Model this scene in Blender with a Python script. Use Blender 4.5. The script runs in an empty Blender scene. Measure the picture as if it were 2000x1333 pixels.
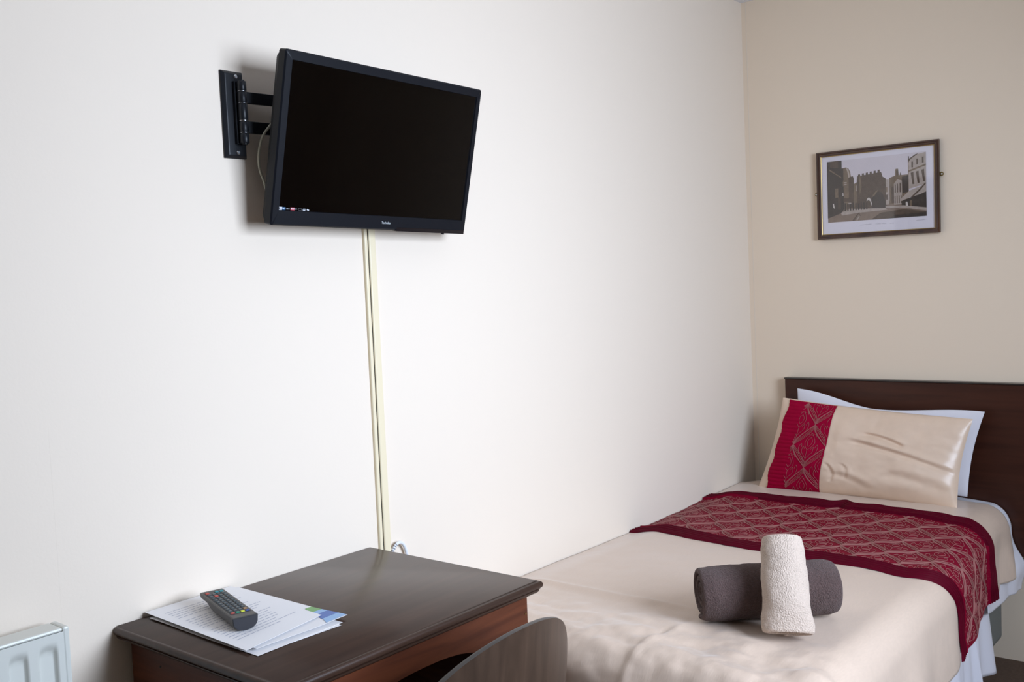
import bpy, bmesh, math, random
from math import sin, cos, pi, sqrt, radians, exp
from mathutils import Vector, Matrix, noise
random.seed(7)
SC = bpy.context.scene
COL = SC.collection

# ------------------------------------------------------------------ camera
cam_d = bpy.data.cameras.new('camera'); cam = bpy.data.objects.new('camera', cam_d); COL.objects.link(cam)
YAW, PITCH, ROLL = 0.692922, -0.0573893, -0.0444109
fw = Vector((cos(YAW)*cos(PITCH), sin(YAW)*cos(PITCH), sin(PITCH)))
r0 = Vector((sin(YAW), -cos(YAW), 0)); u0 = r0.cross(fw)
rt = cos(ROLL)*r0 + sin(ROLL)*u0; up = -sin(ROLL)*r0 + cos(ROLL)*u0
m = Matrix((rt, up, -fw)).transposed().to_4x4(); m.translation = Vector((-3.63844, -1.78542, 1.366))
cam.matrix_world = m
cam_d.sensor_width = 36; cam_d.lens = 36*1939.08/2000; cam_d.clip_start = .02
SC.camera = cam

# ------------------------------------------------------------------ world, lights, exposure
w = bpy.data.worlds.new('daylight'); SC.world = w; w.use_nodes = True
w.node_tree.nodes['Background'].inputs[0].default_value = (.62, .78, 1, 1)
w.node_tree.nodes['Background'].inputs[1].default_value = 1.0
WX0, WX1, WZ0, WZ1, WY = -2.55, -1.30, 1.0, 2.15, -2.6     # window opening opposite the long wall

def area(name, loc, rot, sx, sy, power, col):
    l = bpy.data.lights.new(name, 'AREA'); l.shape = 'RECTANGLE'; l.size = sx; l.size_y = sy
    l.energy = power; l.color = col; l.spread = radians(130)
    o = bpy.data.objects.new(name, l); COL.objects.link(o); o.location = loc; o.rotation_euler = rot
    return o
area('window_daylight', ((WX0+WX1)/2, WY-.16, (WZ0+WZ1)/2), (radians(90-17), 0, 0), WX1-WX0, WZ1-WZ0, 57, (.795, .93, 1.15))
SC.view_settings.view_transform = 'Standard'
try: SC.view_settings.look = 'None'
except Exception: pass
SC.view_settings.exposure = 0.0; SC.view_settings.gamma = 1.0; SC.view_settings.use_curve_mapping = False

# ------------------------------------------------------------------ materials
def nodes(name):
    mt = bpy.data.materials.new(name); mt.use_nodes = True
    return mt, mt.node_tree, mt.node_tree.nodes['Principled BSDF']
def mat(name, col, rough=.5, metal=0, spec=.5, coat=0, coat_r=.1, sheen=0, bump=None, var=None, trans=0, ior=None):
    """bump=(scale, strength, distance); var=(scale, amount) colour variation"""
    mt, nt, b = nodes(name)
    b.inputs['Base Color'].default_value = (*col, 1); b.inputs['Roughness'].default_value = rough
    b.inputs['Metallic'].default_value = metal; b.inputs['Specular IOR Level'].default_value = spec
    b.inputs['Coat Weight'].default_value = coat; b.inputs['Coat Roughness'].default_value = coat_r
    b.inputs['Sheen Weight'].default_value = sheen
    if trans: b.inputs['Transmission Weight'].default_value = trans
    if ior: b.inputs['IOR'].default_value = ior
    tc = nt.nodes.new('ShaderNodeTexCoord')
    if bump:
        n = nt.nodes.new('ShaderNodeTexNoise'); n.inputs['Scale'].default_value = bump[0]; n.inputs['Detail'].default_value = 4
        nt.links.new(tc.outputs['Object'], n.inputs['Vector'])
        bp = nt.nodes.new('ShaderNodeBump'); bp.inputs['Strength'].default_value = bump[1]; bp.inputs['Distance'].default_value = bump[2]
        nt.links.new(n.outputs['Fac'], bp.inputs['Height']); nt.links.new(bp.outputs['Normal'], b.inputs['Normal'])
    if var:
        n = nt.nodes.new('ShaderNodeTexNoise'); n.inputs['Scale'].default_value = var[0]; n.inputs['Detail'].default_value = 5
        nt.links.new(tc.outputs['Object'], n.inputs['Vector'])
        mx = nt.nodes.new('ShaderNodeMix'); mx.data_type = 'RGBA'
        mx.inputs[6].default_value = (*[c*(1-var[1]) for c in col], 1); mx.inputs[7].default_value = (*[min(1, c*(1+var[1])) for c in col], 1)
        nt.links.new(n.outputs['Fac'], mx.inputs[0]); nt.links.new(mx.outputs[2], b.inputs['Base Color'])
    return mt
def wood(name, c1, c2, scale=(3, 40, 40), rough=.35, coat=.3, coat_r=.15, spec=.5):
    mt, nt, b = nodes(name)
    tc = nt.nodes.new('ShaderNodeTexCoord'); mp = nt.nodes.new('ShaderNodeMapping'); mp.inputs['Scale'].default_value = scale
    n = nt.nodes.new('ShaderNodeTexNoise'); n.inputs['Scale'].default_value = 1; n.inputs['Detail'].default_value = 6; n.inputs['Distortion'].default_value = .6
    rp = nt.nodes.new('ShaderNodeValToRGB'); rp.color_ramp.elements[0].position = .3; rp.color_ramp.elements[1].position = .72
    rp.color_ramp.elements[0].color = (*c1, 1); rp.color_ramp.elements[1].color = (*c2, 1)
    nt.links.new(tc.outputs['Object'], mp.inputs['Vector']); nt.links.new(mp.outputs[0], n.inputs['Vector'])
    nt.links.new(n.outputs['Fac'], rp.inputs[0]); nt.links.new(rp.outputs[0], b.inputs['Base Color'])
    b.inputs['Roughness'].default_value = rough; b.inputs['Coat Weight'].default_value = coat; b.inputs['Coat Roughness'].default_value = coat_r
    b.inputs['Specular IOR Level'].default_value = spec
    bp = nt.nodes.new('ShaderNodeBump'); bp.inputs['Strength'].default_value = .08; bp.inputs['Distance'].default_value = .001
    nt.links.new(n.outputs['Fac'], bp.inputs['Height']); nt.links.new(bp.outputs['Normal'], b.inputs['Normal'])
    return mt
def satin(name, col, rough=.38, bstr=.25, streak=(60, 60, 6), sheen=.2, aniso=.4, bdist=.002, spec=.5):
    mt, nt, b = nodes(name)
    tc = nt.nodes.new('ShaderNodeTexCoord'); mp = nt.nodes.new('ShaderNodeMapping'); mp.inputs['Scale'].default_value = streak
    mp.inputs['Rotation'].default_value = (0, 0, .5)
    n = nt.nodes.new('ShaderNodeTexNoise'); n.inputs['Scale'].default_value = 1; n.inputs['Detail'].default_value = 3
    nt.links.new(tc.outputs['Object'], mp.inputs['Vector']); nt.links.new(mp.outputs[0], n.inputs['Vector'])
    mx = nt.nodes.new('ShaderNodeMix'); mx.data_type = 'RGBA'
    mx.inputs[6].default_value = (*[c*.93 for c in col], 1); mx.inputs[7].default_value = (*[min(1, c*1.07) for c in col], 1)
    nt.links.new(n.outputs['Fac'], mx.inputs[0]); nt.links.new(mx.outputs[2], b.inputs['Base Color'])
    mr = nt.nodes.new('ShaderNodeMapRange'); mr.inputs[3].default_value = rough-.07; mr.inputs[4].default_value = rough+.1
    nt.links.new(n.outputs['Fac'], mr.inputs[0]); nt.links.new(mr.outputs[0], b.inputs['Roughness'])
    b.inputs['Sheen Weight'].default_value = sheen; b.inputs['Sheen Roughness'].default_value = .4
    b.inputs['Specular IOR Level'].default_value = spec
    bp = nt.nodes.new('ShaderNodeBump'); bp.inputs['Strength'].default_value = bstr; bp.inputs['Distance'].default_value = bdist
    nt.links.new(n.outputs['Fac'], bp.inputs['Height']); nt.links.new(bp.outputs['Normal'], b.inputs['Normal'])
    return mt

def wall_mat(name, col):
    mt, nt, b = nodes(name)
    b.inputs['Base Color'].default_value = (*col, 1); b.inputs['Roughness'].default_value = .75; b.inputs['Specular IOR Level'].default_value = .3
    tc = nt.nodes.new('ShaderNodeTexCoord')
    n = nt.nodes.new('ShaderNodeTexNoise'); n.inputs['Scale'].default_value = 160; n.inputs['Detail'].default_value = 3
    n2 = nt.nodes.new('ShaderNodeTexNoise'); n2.inputs['Scale'].default_value = 6; n2.inputs['Detail'].default_value = 2
    ad = nt.nodes.new('ShaderNodeMath'); ad.operation = 'MULTIPLY_ADD'; ad.inputs[1].default_value = 2.5
    for q in (n, n2): nt.links.new(tc.outputs['Object'], q.inputs['Vector'])
    nt.links.new(n2.outputs['Fac'], ad.inputs[0]); nt.links.new(n.outputs['Fac'], ad.inputs[2])
    bp = nt.nodes.new('ShaderNodeBump'); bp.inputs['Strength'].default_value = .12; bp.inputs['Distance'].default_value = .0015
    nt.links.new(ad.outputs[0], bp.inputs['Height']); nt.links.new(bp.outputs['Normal'], b.inputs['Normal'])
    return mt

WALL = wall_mat('cream_wall_paint', (.81, .705, .59))
WALLB = wall_mat('cream_wall_warm_bounce', (.85, .71, .555))  # headboard wall: cream tinted warmer to stand in for warm bounced light
WALLD = wall_mat('bounce_dimming_wall_paint', (.40, .31, .20))  # unseen walls, colour darkened and browned to cut and warm the bounce light
CEIL = mat('white_ceiling_paint', (.82, .83, .86), .8)
CARPET = mat('brown_carpet', (.11, .066, .042), .95, bump=(400, .8, .004), var=(90, .35))
GLOSSW = mat('white_gloss_paint', (.8, .8, .78), .35)
RAD = mat('radiator_enamel', (.66, .665, .61), .36, coat=.2)
DESKTOP = wood('dark_mahogany_top', (.034, .018, .012), (.056, .029, .019), (3, 36, 36), .32, .10, .13, .3)
DESKSIDE = wood('red_mahogany_side', (.055, .014, .006), (.13, .036, .014), (4, 4, 40), .45, .08, .3, .22)
HEADW = wood('dark_headboard_veneer', (.034, .0085, .004), (.060, .017, .008), (10, 3, 40), .42, .08, .2, .3)
CHAIRW = wood('worn_dark_plywood', (.042, .024, .015), (.075, .044, .028), (40, 40, 5), .42, .2, .25, .35)
CHAIRE = mat('grey_brown_plywood_edge', (.075, .065, .058), .45, bump=(60, .2, .001))
CHROME = mat('dull_metal', (.45, .45, .46), .3, 1)
BLACKM = mat('black_bracket_enamel', (.008, .009, .012), .38, spec=.35)
BLACKP = mat('black_tv_plastic', (.006, .0068, .010), .42, spec=.18)
BLACKB = mat('matt_black_plastic', (.008, .008, .009), .55, spec=.3)
SCREEN = mat('dark_glossy_screen', (.0008, .0003, .0003), .14, spec=.26)
SCREWM = mat('zinc_screw', (.7, .72, .75), .28, 1)
CREAMP = mat('cream_trunking_plastic', (.80, .69, .48), .4)
CABLEW = mat('ivory_cable_plastic', (.50, .48, .38), .45)
WHITEC = mat('white_cable_plastic', (.75, .76, .78), .4)
INK = mat('grey_ink', (.10, .10, .13), .8)
PRINTG = mat('pale_grey_ink', (.46, .47, .55), .8)
PAPER = mat('white_paper', (.84, .825, .83), .75, var=(8, .02))
BLUEP = mat('blue_print', (.12, .20, .48), .6); LBLUE = mat('pale_blue_print', (.32, .50, .75), .6); GREENP = mat('green_print', (.22, .42, .16), .6)
REMOTE = mat('charcoal_remote_plastic', (.045, .042, .038), .42, var=(30, .12))
REMOTED = mat('black_remote_belly', (.018, .018, .024), .45)
BTN = mat('grey_rubber_button', (.055, .065, .068), .5); BTNL = mat('button_legend', (.28, .28, .26), .6)
BRED = mat('red_button', (.45, .07, .05), .5); BGRN = mat('green_button', (.02, .20, .12), .5)
BYEL = mat('yellow_button', (.62, .66, .05), .5); BBLU = mat('blue_button', (.03, .07, .28), .5)
BTAN = mat('tan_button', (.35, .20, .09), .5); BTEAL = mat('teal_button', (.03, .22, .24), .5)
FRAMEW = wood('brown_frame_wood', (.032, .012, .007), (.075, .028, .012), (30, 4, 4), .3, .4, .2)
GOLD = mat('gold_slip', (.45, .32, .13), .4, .6)
MATB = mat('lilac_white_mount_paper', (.72, .68, .74), .6)
GLASS, nt, pb = nodes('thin_glass')
_t = nt.nodes.new('ShaderNodeBsdfTransparent'); _g = nt.nodes.new('ShaderNodeBsdfGlossy'); _g.inputs['Roughness'].default_value = .03
_x = nt.nodes.new('ShaderNodeMixShader'); _x.inputs[0].default_value = .035; nt.nodes.remove(pb)
nt.links.new(_t.outputs[0], _x.inputs[1]); nt.links.new(_g.outputs[0], _x.inputs[2])
nt.links.new(_x.outputs[0], nt.nodes['Material Output'].inputs['Surface'])
BRASS = mat('tarnished_brass', (.22, .15, .05), .45, .7)
BEIGE = satin('champagne_satin', (.64, .495, .39), .31, .18, (70, 300, 12), .25)
PSATIN = satin('champagne_pillow_satin', (.74, .56, .42), .31, .05, (30, 30, 30), .2)
RED = satin('burgundy_satin', (.19, .002, .018), .5, .2, (60, 60, 60), 0, spec=.06)
REDP = satin('bright_burgundy_satin', (.32, .001, .030), .55, .15, (60, 60, 60), 0, spec=.05)
REDD = satin('burgundy_pleats_ridge_shade', (.085, .001, .010), .6, .2, (60, 60, 60), 0, spec=.06)  # pleat strips coloured darker, standing in for shade between the ridges
EMB = mat('taupe_embroidery_thread', (.34, .13, .12), .45)
EMBP = mat('rose_taupe_thread', (.38, .11, .11), .5)
WHITEF = mat('white_cotton', (.76, .745, .80), .8, sheen=.1, bump=(500, .15, .001))
DIVAN = mat('grey_green_divan_fabric', (.17, .175, .16), .85, bump=(600, .3, .001))
TDARK = mat('charcoal_brown_terry', (.098, .058, .052), .95, sheen=.1, bump=(330, 1, .006), var=(160, .45))
TCREAM = mat('cream_terry', (.67, .535, .44), .95, sheen=.1, bump=(330, 1, .005), var=(200, .12))

# ------------------------------------------------------------------ mesh builder
class MB:
    def __init__(s): s.v = []; s.f = []; s.mi = []; s.cur = 0
    def face(s, idx): s.f.append(tuple(idx)); s.mi.append(s.cur)
    def add(s, pts): n = len(s.v); s.v += [tuple(p) for p in pts]; return n
    def quad(s, *p): n = s.add(p); s.face(range(n, n+len(p)))
    def box(s, a, b, M=None):
        x0, y0, z0 = a; x1, y1, z1 = b
        P = [Vector(p) for p in ((x0,y0,z0),(x1,y0,z0),(x1,y1,z0),(x0,y1,z0),(x0,y0,z1),(x1,y0,z1),(x1,y1,z1),(x0,y1,z1))]
        if M: P = [M @ p for p in P]
        n = s.add(P)
        for q in ((0,3,2,1),(4,5,6,7),(0,1,5,4),(1,2,6,5),(2,3,7,6),(3,0,4,7)): s.face([n+i for i in q])
    def loft(s, loops, cap0=True, cap1=True, closed=True):
        k = len(loops[0]); st = [s.add(l) for l in loops]
        for a, b in zip(st, st[1:]):
            for i in range(k if closed else k-1):
                j = (i+1) % k; s.face((a+i, a+j, b+j, b+i))
        if cap0: s.face([st[0]+i for i in reversed(range(k))])
        if cap1: s.face([st[-1]+i for i in range(k)])
    def grid(s, fn, nu, nv, flip=False):
        n = s.add([fn(i/nu, j/nv) for j in range(nv+1) for i in range(nu+1)])
        for j in range(nv):
            for i in range(nu):
                a = n+j*(nu+1)+i; q = (a, a+1, a+nu+2, a+nu+1)
                s.face(q[::-1] if flip else q)
    def tube(s, pts, r, k=10, caps=True):
        pts = [Vector(p) for p in pts]; loops = []
        t = (pts[1]-pts[0]).normalized(); a = t.orthogonal().normalized()
        for i, p in enumerate(pts):
            t = (pts[min(i+1, len(pts)-1)]-pts[max(i-1, 0)]).normalized()
            a = (a-t*a.dot(t)).normalized(); b = t.cross(a); rr = r[i] if isinstance(r, (list, tuple)) else r
            loops.append([p+rr*(a*cos(2*pi*q/k)+b*sin(2*pi*q/k)) for q in range(k)])
        s.loft(loops, caps, caps)
    def build(s, name, mats, parent=None, smooth=False, bevel=0, seg=2, loc=None, angle=40):
        me = bpy.data.meshes.new(name); me.from_pydata(s.v, [], s.f)
        if not isinstance(mats, (list, tuple)): mats = [mats]
        for q in mats: me.materials.append(q)
        me.polygons.foreach_set('material_index', s.mi)
        if smooth is True: me.polygons.foreach_set('use_smooth', [True]*len(s.f))
        me.update()
        bm = bmesh.new(); bm.from_mesh(me); bmesh.ops.recalc_face_normals(bm, faces=bm.faces) if bevel or smooth == 'auto' else None
        if smooth == 'auto':
            for f in bm.faces: f.smooth = True
            for e in bm.edges:
                if len(e.link_faces) == 2 and e.calc_face_angle(0) > radians(angle): e.smooth = False
        bm.to_mesh(me); bm.free()
        o = bpy.data.objects.new(name, me); COL.objects.link(o)
        if bevel:
            b = o.modifiers.new('bevel', 'BEVEL'); b.width = bevel; b.segments = seg; b.limit_method = 'ANGLE'; b.angle_limit = radians(35)
        if parent:
            o.parent = parent
            if loc is None: o.matrix_parent_inverse = parent.matrix_basis.inverted()
        if loc is not None: o.location = loc
        return o
def tag(o, label, cat, group=None, kind=None):
    o['label'] = label; o['category'] = cat
    if group: o['group'] = group
    if kind: o['kind'] = kind
    return o
def thing(name, loc, label, cat, group=None, rot=None):
    o = bpy.data.objects.new(name, None); COL.objects.link(o); o.location = loc; o.empty_display_size = .05
    if rot: o.rotation_euler = rot
    return tag(o, label, cat, group)
def struct(o): o['kind'] = 'structure'; return o
def sstep(a, b, x):
    t = min(1, max(0, (x-a)/(b-a))); return t*t*(3-2*t)
def N(x, y, z=0): return noise.noise(Vector((x, y, z)))

# ------------------------------------------------------------------ room shell
CZ = 2.42; RX0 = -4.9; RY = WY
def shell(name, boxes, mt):
    b = MB()
    for q in boxes: b.box(*q)
    return struct(b.build(name, mt))
fl = shell('floor', [((RX0-.1, RY-.2, -.1), (.12, .12, 0))], CARPET)
ce = shell('ceiling', [((RX0-.1, RY-.2, CZ), (.12, .12, CZ+.1))], CEIL)
wl = shell('wall_left', [((RX0-.1, 0, 0), (.12, .12, CZ))], WALL)
wr = shell('wall_right', [((0, RY-.2, 0), (.12, 0, CZ))], WALLB)
shell('wall_front', [((RX0-.1, RY-.2, 0), (RX0, 0, CZ))], WALLD)
shell('wall_back', [((RX0, RY-.2, 0), (WX0, RY, CZ)), ((WX1, RY-.2, 0), (0, RY, CZ)), ((WX0, RY-.2, 0), (WX1, RY, WZ0)), ((WX0, RY-.2, WZ1), (WX1, RY, CZ))], WALLD)
b = MB()
for q in (((WX0, RY-.12, WZ0), (WX0+.05, RY-.06, WZ1)), ((WX1-.05, RY-.12, WZ0), (WX1, RY-.06, WZ1)), ((WX0+.05, RY-.12, WZ0), (WX1-.05, RY-.06, WZ0+.05)),
          ((WX0+.05, RY-.12, WZ1-.05), (WX1-.05, RY-.06, WZ1)), (((WX0+WX1)/2-.025, RY-.12, WZ0+.05), ((WX0+WX1)/2+.025, RY-.06, WZ1-.05))): b.box(*q)
struct(b.build('window_1', GLOSSW))
# wallpaper joints: hair-thin raised lap edges; painted bead in the corner
b = MB(); b.box((-2.8068, -.00012, .2), (-2.806, .001, 1.15)); struct(b.build('trim_1', WALL))
b = MB(); b.box((-.0006, -.020, .55), (.001, -.0175, CZ)); struct(b.build('trim_2', WALL))
b = MB(); b.box((RX0, -.018, 0), (-.0, 0, .12)); struct(b.build('baseboard_left', GLOSSW, bevel=.004))

# ------------------------------------------------------------------ radiator
T = thing('radiator', (-3.4, -.05, .15), 'white fluted panel radiator on the long wall left of the desk', 'radiator')
RX1 = -2.832; RL = -3.75; RT = .803; RB = .20; FY = -.082
b = MB()
def flute_fn(u, v):
    x = RL+.012+u*(RX1-.012-RL-.012); z = RB+v*(RT-.006-RB)
    ph = ((x-(-2.8725))/.0505); ph = ph-round(ph)
    inx = sstep(.34, .24, abs(ph)); inz = sstep(RB+.02, RB+.035, z)*sstep(RT-.024, RT-.036-.012*(abs(ph)/.3)**2, z)
    return (x, FY+.009*inx*inz, z)
b.grid(flute_fn, 460, 90)
b.build('panel', RAD, T, True)
b = MB()
b.box((RL, FY+.002, RB), (RL+.012, -.03, RT)); b.box((RX1-.012, FY+.002, RB), (RX1, -.03, RT)); b.box((RL+.012, FY+.0015, RT-.007), (RX1-.012, -.03, RT)); b.box((RL+.013, -.045, RB+.02), (RX1-.013, -.032, RT-.01))
b.build('casing', RAD, T, bevel=.004)
for x in (-3.6, -2.98):
    b = MB(); b.box((x, -.032, .3), (x+.04, -.0005, .7)); b.build('wall_bracket', RAD, T)
b = MB(); b.tube([(-2.86, -.056, .20), (-2.86, -.056, 0)], .0075); b.build('pipe', CHROME, T, True)

# ------------------------------------------------------------------ cable trunking
T = thing('cable_trunking', (-2.012, 0, .35), 'cream plastic cable trunking strip running down the wall from television to desk', 'trunking')
b = MB()
def prof(x0, x1, d):  # rounded profile in x,y
    out = [(x0, 0)]
    for k in range(7): a = pi - k*pi/2/6; out.append((x0+.004+.004*cos(a), -d+.004-.004*sin(a)))
    for k in range(7): a = pi/2 - k*pi/2/6; out.append((x1-.004+.004*cos(a), -d+.004-.004*sin(a)))
    out.append((x1, 0)); return out
for x0, x1, d in ((-2.030, -2.0185, .008), (-2.0180, -1.996, .011)):
    P = prof(x0, x1, d); b.loft([[(x, y, .33) for x, y in P], [(x, y, 1.66) for x, y in P]])
b.build('cover', CREAMP, T, 'auto')
b = MB(); b.box((-2.0187, -.0075, .33), (-2.0178, -.001, 1.66)); b.build('groove', BLACKB, T)

# white loop of cable peeping behind the desk
b = MB()
P = []
for k in range(25):
    a = pi*k/24; P.append((-1.974-.031*cos(a), -.0075-.006*sin(a), .665+.078*sin(a)**.8 - (.02 if k in (0, 24) else 0)))
P = [(-2.004, -.010, .52)] + P + [(-1.941, -.010, .52)]
b.tube(P, .0042, 10)
b.cur = 1
for k in range(8, 13):
    p = Vector(P[k+1-3]); q = Vector(P[k+2-3]); mid = p.lerp(q, .3); b.tube([mid, mid.lerp(q, .45)], .0044, 10)
tag(b.build('power_cable', [WHITEC, INK], None, True), 'white cable loop with dark printing behind the back edge of the desk', 'cable')

# ------------------------------------------------------------------ wall bracket
T = thing('wall_mount', (-2.375, 0, 1.745), 'black steel swivel wall bracket holding the television', 'wall mount')
b = MB()
b.loft([[(-2.402, 0, 1.655), (-2.348, 0, 1.655), (-2.348, 0, 1.837), (-2.402, 0, 1.837)], [(-2.402, -.004, 1.655), (-2.348, -.004, 1.655), (-2.348, -.004, 1.837), (-2.402, -.004, 1.837)],
        [(-2.394, -.010, 1.661), (-2.352, -.010, 1.661), (-2.352, -.010, 1.831), (-2.394, -.010, 1.831)]])
b.build('wall_plate', BLACKM, T, bevel=.0012)
zs = [1.684, 1.706, 1.731, 1.768, 1.792, 1.814]
b = MB()
for z0, z1 in zip(zs, zs[1:]):
    b.tube([(-2.366, -.026, z0+.0006), (-2.366, -.026, z0+.0018), (-2.366, -.026, z1-.0018), (-2.366, -.026, z1-.0006)], [.0088, .0098, .0098, .0088], 20)
b.tube([(-2.366, -.026, 1.682), (-2.366, -.026, 1.816)], .006, 12)
b.box((-2.378, -.018, 1.684), (-2.356, -.009, 1.814))
b.build('hinge', BLACKM, T, 'auto')
for z in (1.7065, 1.7315, 1.7685, 1.7925):
    b = MB(); b.tube([(-2.366, -.026, z-.0005), (-2.366, -.026, z+.0005)], .0099, 20); b.build('hinge_ring', CHROME, T, 'auto')
for z in (1.825, 1.667):
    b = MB(); c = Vector((-2.369 if z > 1.7 else -2.373, -.010, z)); b.tube([c, c+Vector((0, -.002, 0)), c+Vector((0, -.0035, 0))], [.0045, .0045, .0028], 16); b.build('screw', SCREWM, T, 'auto')
for z0, z1 in ((1.768, 1.792), (1.706, 1.731)):
    b = MB(); b.loft([[(-2.366, -.022, z0), (-2.366, -.022, z1), (-2.366, -.030, z1), (-2.366, -.030, z0)], [(-2.12, -.050, z0), (-2.12, -.050, z1), (-2.12, -.058, z1), (-2.12, -.058, z0)]])
    b.build('arm', BLACKM, T, bevel=.001)
b = MB(); b.tube([(-2.118, -.054, 1.70), (-2.118, -.054, 1.798)], .009, 16); b.box((-2.12, -.060, 1.72), (-2.01, -.052, 1.78)); b.build('elbow_joint', BLACKM, T, 'auto')

# ------------------------------------------------------------------ television
yaw, tilt, roll = 0.0087, 0.2153, -0.0165
n_ = Vector((sin(yaw)*cos(tilt), -cos(yaw)*cos(tilt), -sin(tilt))); r_ = Vector((cos(yaw), sin(yaw), 0))
u_ = n_.cross(r_); u_ = u_ if u_.z > 0 else -u_
R_ = cos(roll)*r_+sin(roll)*u_; U_ = -sin(roll)*r_+cos(roll)*u_
TVC = Vector((-2.0485, -.1161, 1.6806)); TVW, TVH = .607, .3586
TVM = Matrix((R_, U_, n_)).transposed().to_4x4(); TVM.translation = TVC
T = thing('television', TVC, 'black flat screen television tilted down on the wall bracket', 'television')
T.matrix_world = TVM
def tvpart(b, name, mt, parent=None, **k):
    o = b.build(name, mt, None, **k); o.parent = parent or T; return o     # coordinates: x right, y up, z towards the room
def rrect(x0, y0, x1, y1, z, r, k=5):
    out = []
    for cx, cy, a0 in ((x1-r, y1-r, 0), (x0+r, y1-r, pi/2), (x0+r, y0+r, pi), (x1-r, y0+r, 3*pi/2)):
        for q in range(k+1): a = a0+q*pi/2/k; out.append((cx+r*cos(a), cy+r*sin(a), z))
    return out
hw, hh = TVW/2, TVH/2
sx0, sx1, sy0, sy1 = -hw+.0195, hw-.0165, -hh+.0325, hh-.0205
b = MB()
b.loft([rrect(-hw+.004, -hh+.004, hw-.004, hh-.004, -.026, .006), rrect(-hw, -hh, hw, hh, -.022, .006), rrect(-hw, -hh, hw, hh, -.003, .006), rrect(-hw+.003, -hh+.003, hw-.003, hh-.003, 0, .005),
        rrect(sx0-.001, sy0-.001, sx1+.001, sy1+.001, 0, .001), rrect(sx0, sy0, sx1, sy1, -.003, .001)], True, False)
tvpart(b, 'bezel', BLACKP, smooth='auto')
b = MB(); b.box((sx0-.002, sy0-.002, -.006), (sx1+.002, sy1+.002, -.0028)); tvpart(b, 'screen', SCREEN)
b = MB()
b.loft([rrect(-hw+.002, -hh+.002, hw-.002, hh-.002, -.024, .01), rrect(-hw+.006, -hh+.006, hw-.006, hh-.006, -.036, .012), rrect(-hw+.06, -hh+.05, hw-.06, hh-.07, -.044, .02)])
tvpart(b, 'back_cover', BLACKB, smooth='auto')
b = MB(); b.box((-.045, -.01, -.056), (.045, .09, -.043)); tvpart(b, 'mount_plate', BLACKM, bevel=.002)
b = MB(); b.box((.06, -hh-.0022, -.014), (hw-.004, -hh+.0075, .0012)); tvpart(b, 'lower_trim', mat('gloss_black_plastic', (.008, .006, .008), .12), bevel=.001)
b = MB(); b.tube([(hw-.075, -hh-.001, -.006), (hw-.075, -hh-.0055, -.006)], .004, 12); tvpart(b, 'sensor', BLACKP)
def text_mesh(txt, size, mt, M, name='lettering', parent=None, extrude=.0002, font_align='CENTER'):
    cu = bpy.data.curves.new('t', 'FONT'); cu.body = txt; cu.size = size; cu.align_x = font_align; cu.align_y = 'CENTER'; cu.extrude = extrude
    to = bpy.data.objects.new('t', cu); COL.objects.link(to)
    me = bpy.data.meshes.new_from_object(to.evaluated_get(bpy.context.evaluated_depsgraph_get()))
    bpy.data.objects.remove(to); bpy.data.curves.remove(cu)
    me.transform(M); me.materials.clear(); me.materials.append(mt); me.name = name
    o = bpy.data.objects.new(name, me); COL.objects.link(o); o.parent = parent; return o
WHITEI = mat('white_ink', (.62, .66, .68), .5)
text_mesh('Technika', .0078, WHITEI, Matrix.Translation((.025, -hh+.0165, .0003)), 'lettering', T)
# strip of format badges on the lower left of the screen
BW = mat('badge_white', (.62, .64, .68), .5); BB = mat('badge_blue', (.03, .16, .36), .5); BR = mat('badge_red', (.55, .06, .09), .5); BK = mat('badge_grey', (.09, .09, .10), .5)
b = MB(); zt = -.0026; yb = sy0+.0005
def rect(x0, x1, y0, y1, c, z=zt): b.cur = c; b.box((sx0+x0, yb+y0, -.0032), (sx0+x1, yb+y1, z))
rect(.000, .0088, -.0006, .0060, 0); rect(.0012, .0034, .001, .0045, 3, zt+.0002); rect(.0050, .0075, .001, .0022, 3, zt+.0002)
rect(.0093, .0175, 0, .0055, 1); rect(.0100, .0120, .0012, .0044, 0, zt+.0002); rect(.0128, .0142, .0012, .0044, 0, zt+.0002); rect(.0150, .0160, .003, .0048, 0, zt+.0002)
rect(.0195, .0290, .0012, .0036, 3); rect(.0205, .0240, .0018, .003, 0, zt+.0001)
rect(.0310, .0415, 0, .0058, 2); rect(.0320, .0350, .0016, .0042, 0, zt+.0002); rect(.0358, .0380, .0016, .0042, 0, zt+.0002); rect(.0386, .0406, .0016, .0042, 0, zt+.0002)
rect(.0428, .0452, .001, .0048, 3); rect(.0462, .0475, .001, .0048, 3)
for k in range(14):
    a = 2*pi*k/14; rect(.0560+.0052*cos(a)-.0006, .0560+.0052*cos(a)+.0006, .0028+.0024*sin(a)-.0005, .0028+.0024*sin(a)+.0005, 3, zt+.0001)
rect(.0640, .0705, .0004, .0046, 0); rect(.0650, .0668, .0014, .0036, 3, zt+.0002); rect(.0676, .0696, .0014, .0036, 3, zt+.0002)
rect(.0745, .0770, .0018, .0046, 0); rect(.0765, .0805, .0010, .0034, 0)
o = tvpart(b, 'badge_strip', [BW, BB, BR, BK]); o['label'] = 'small white, blue and red badges'

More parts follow.
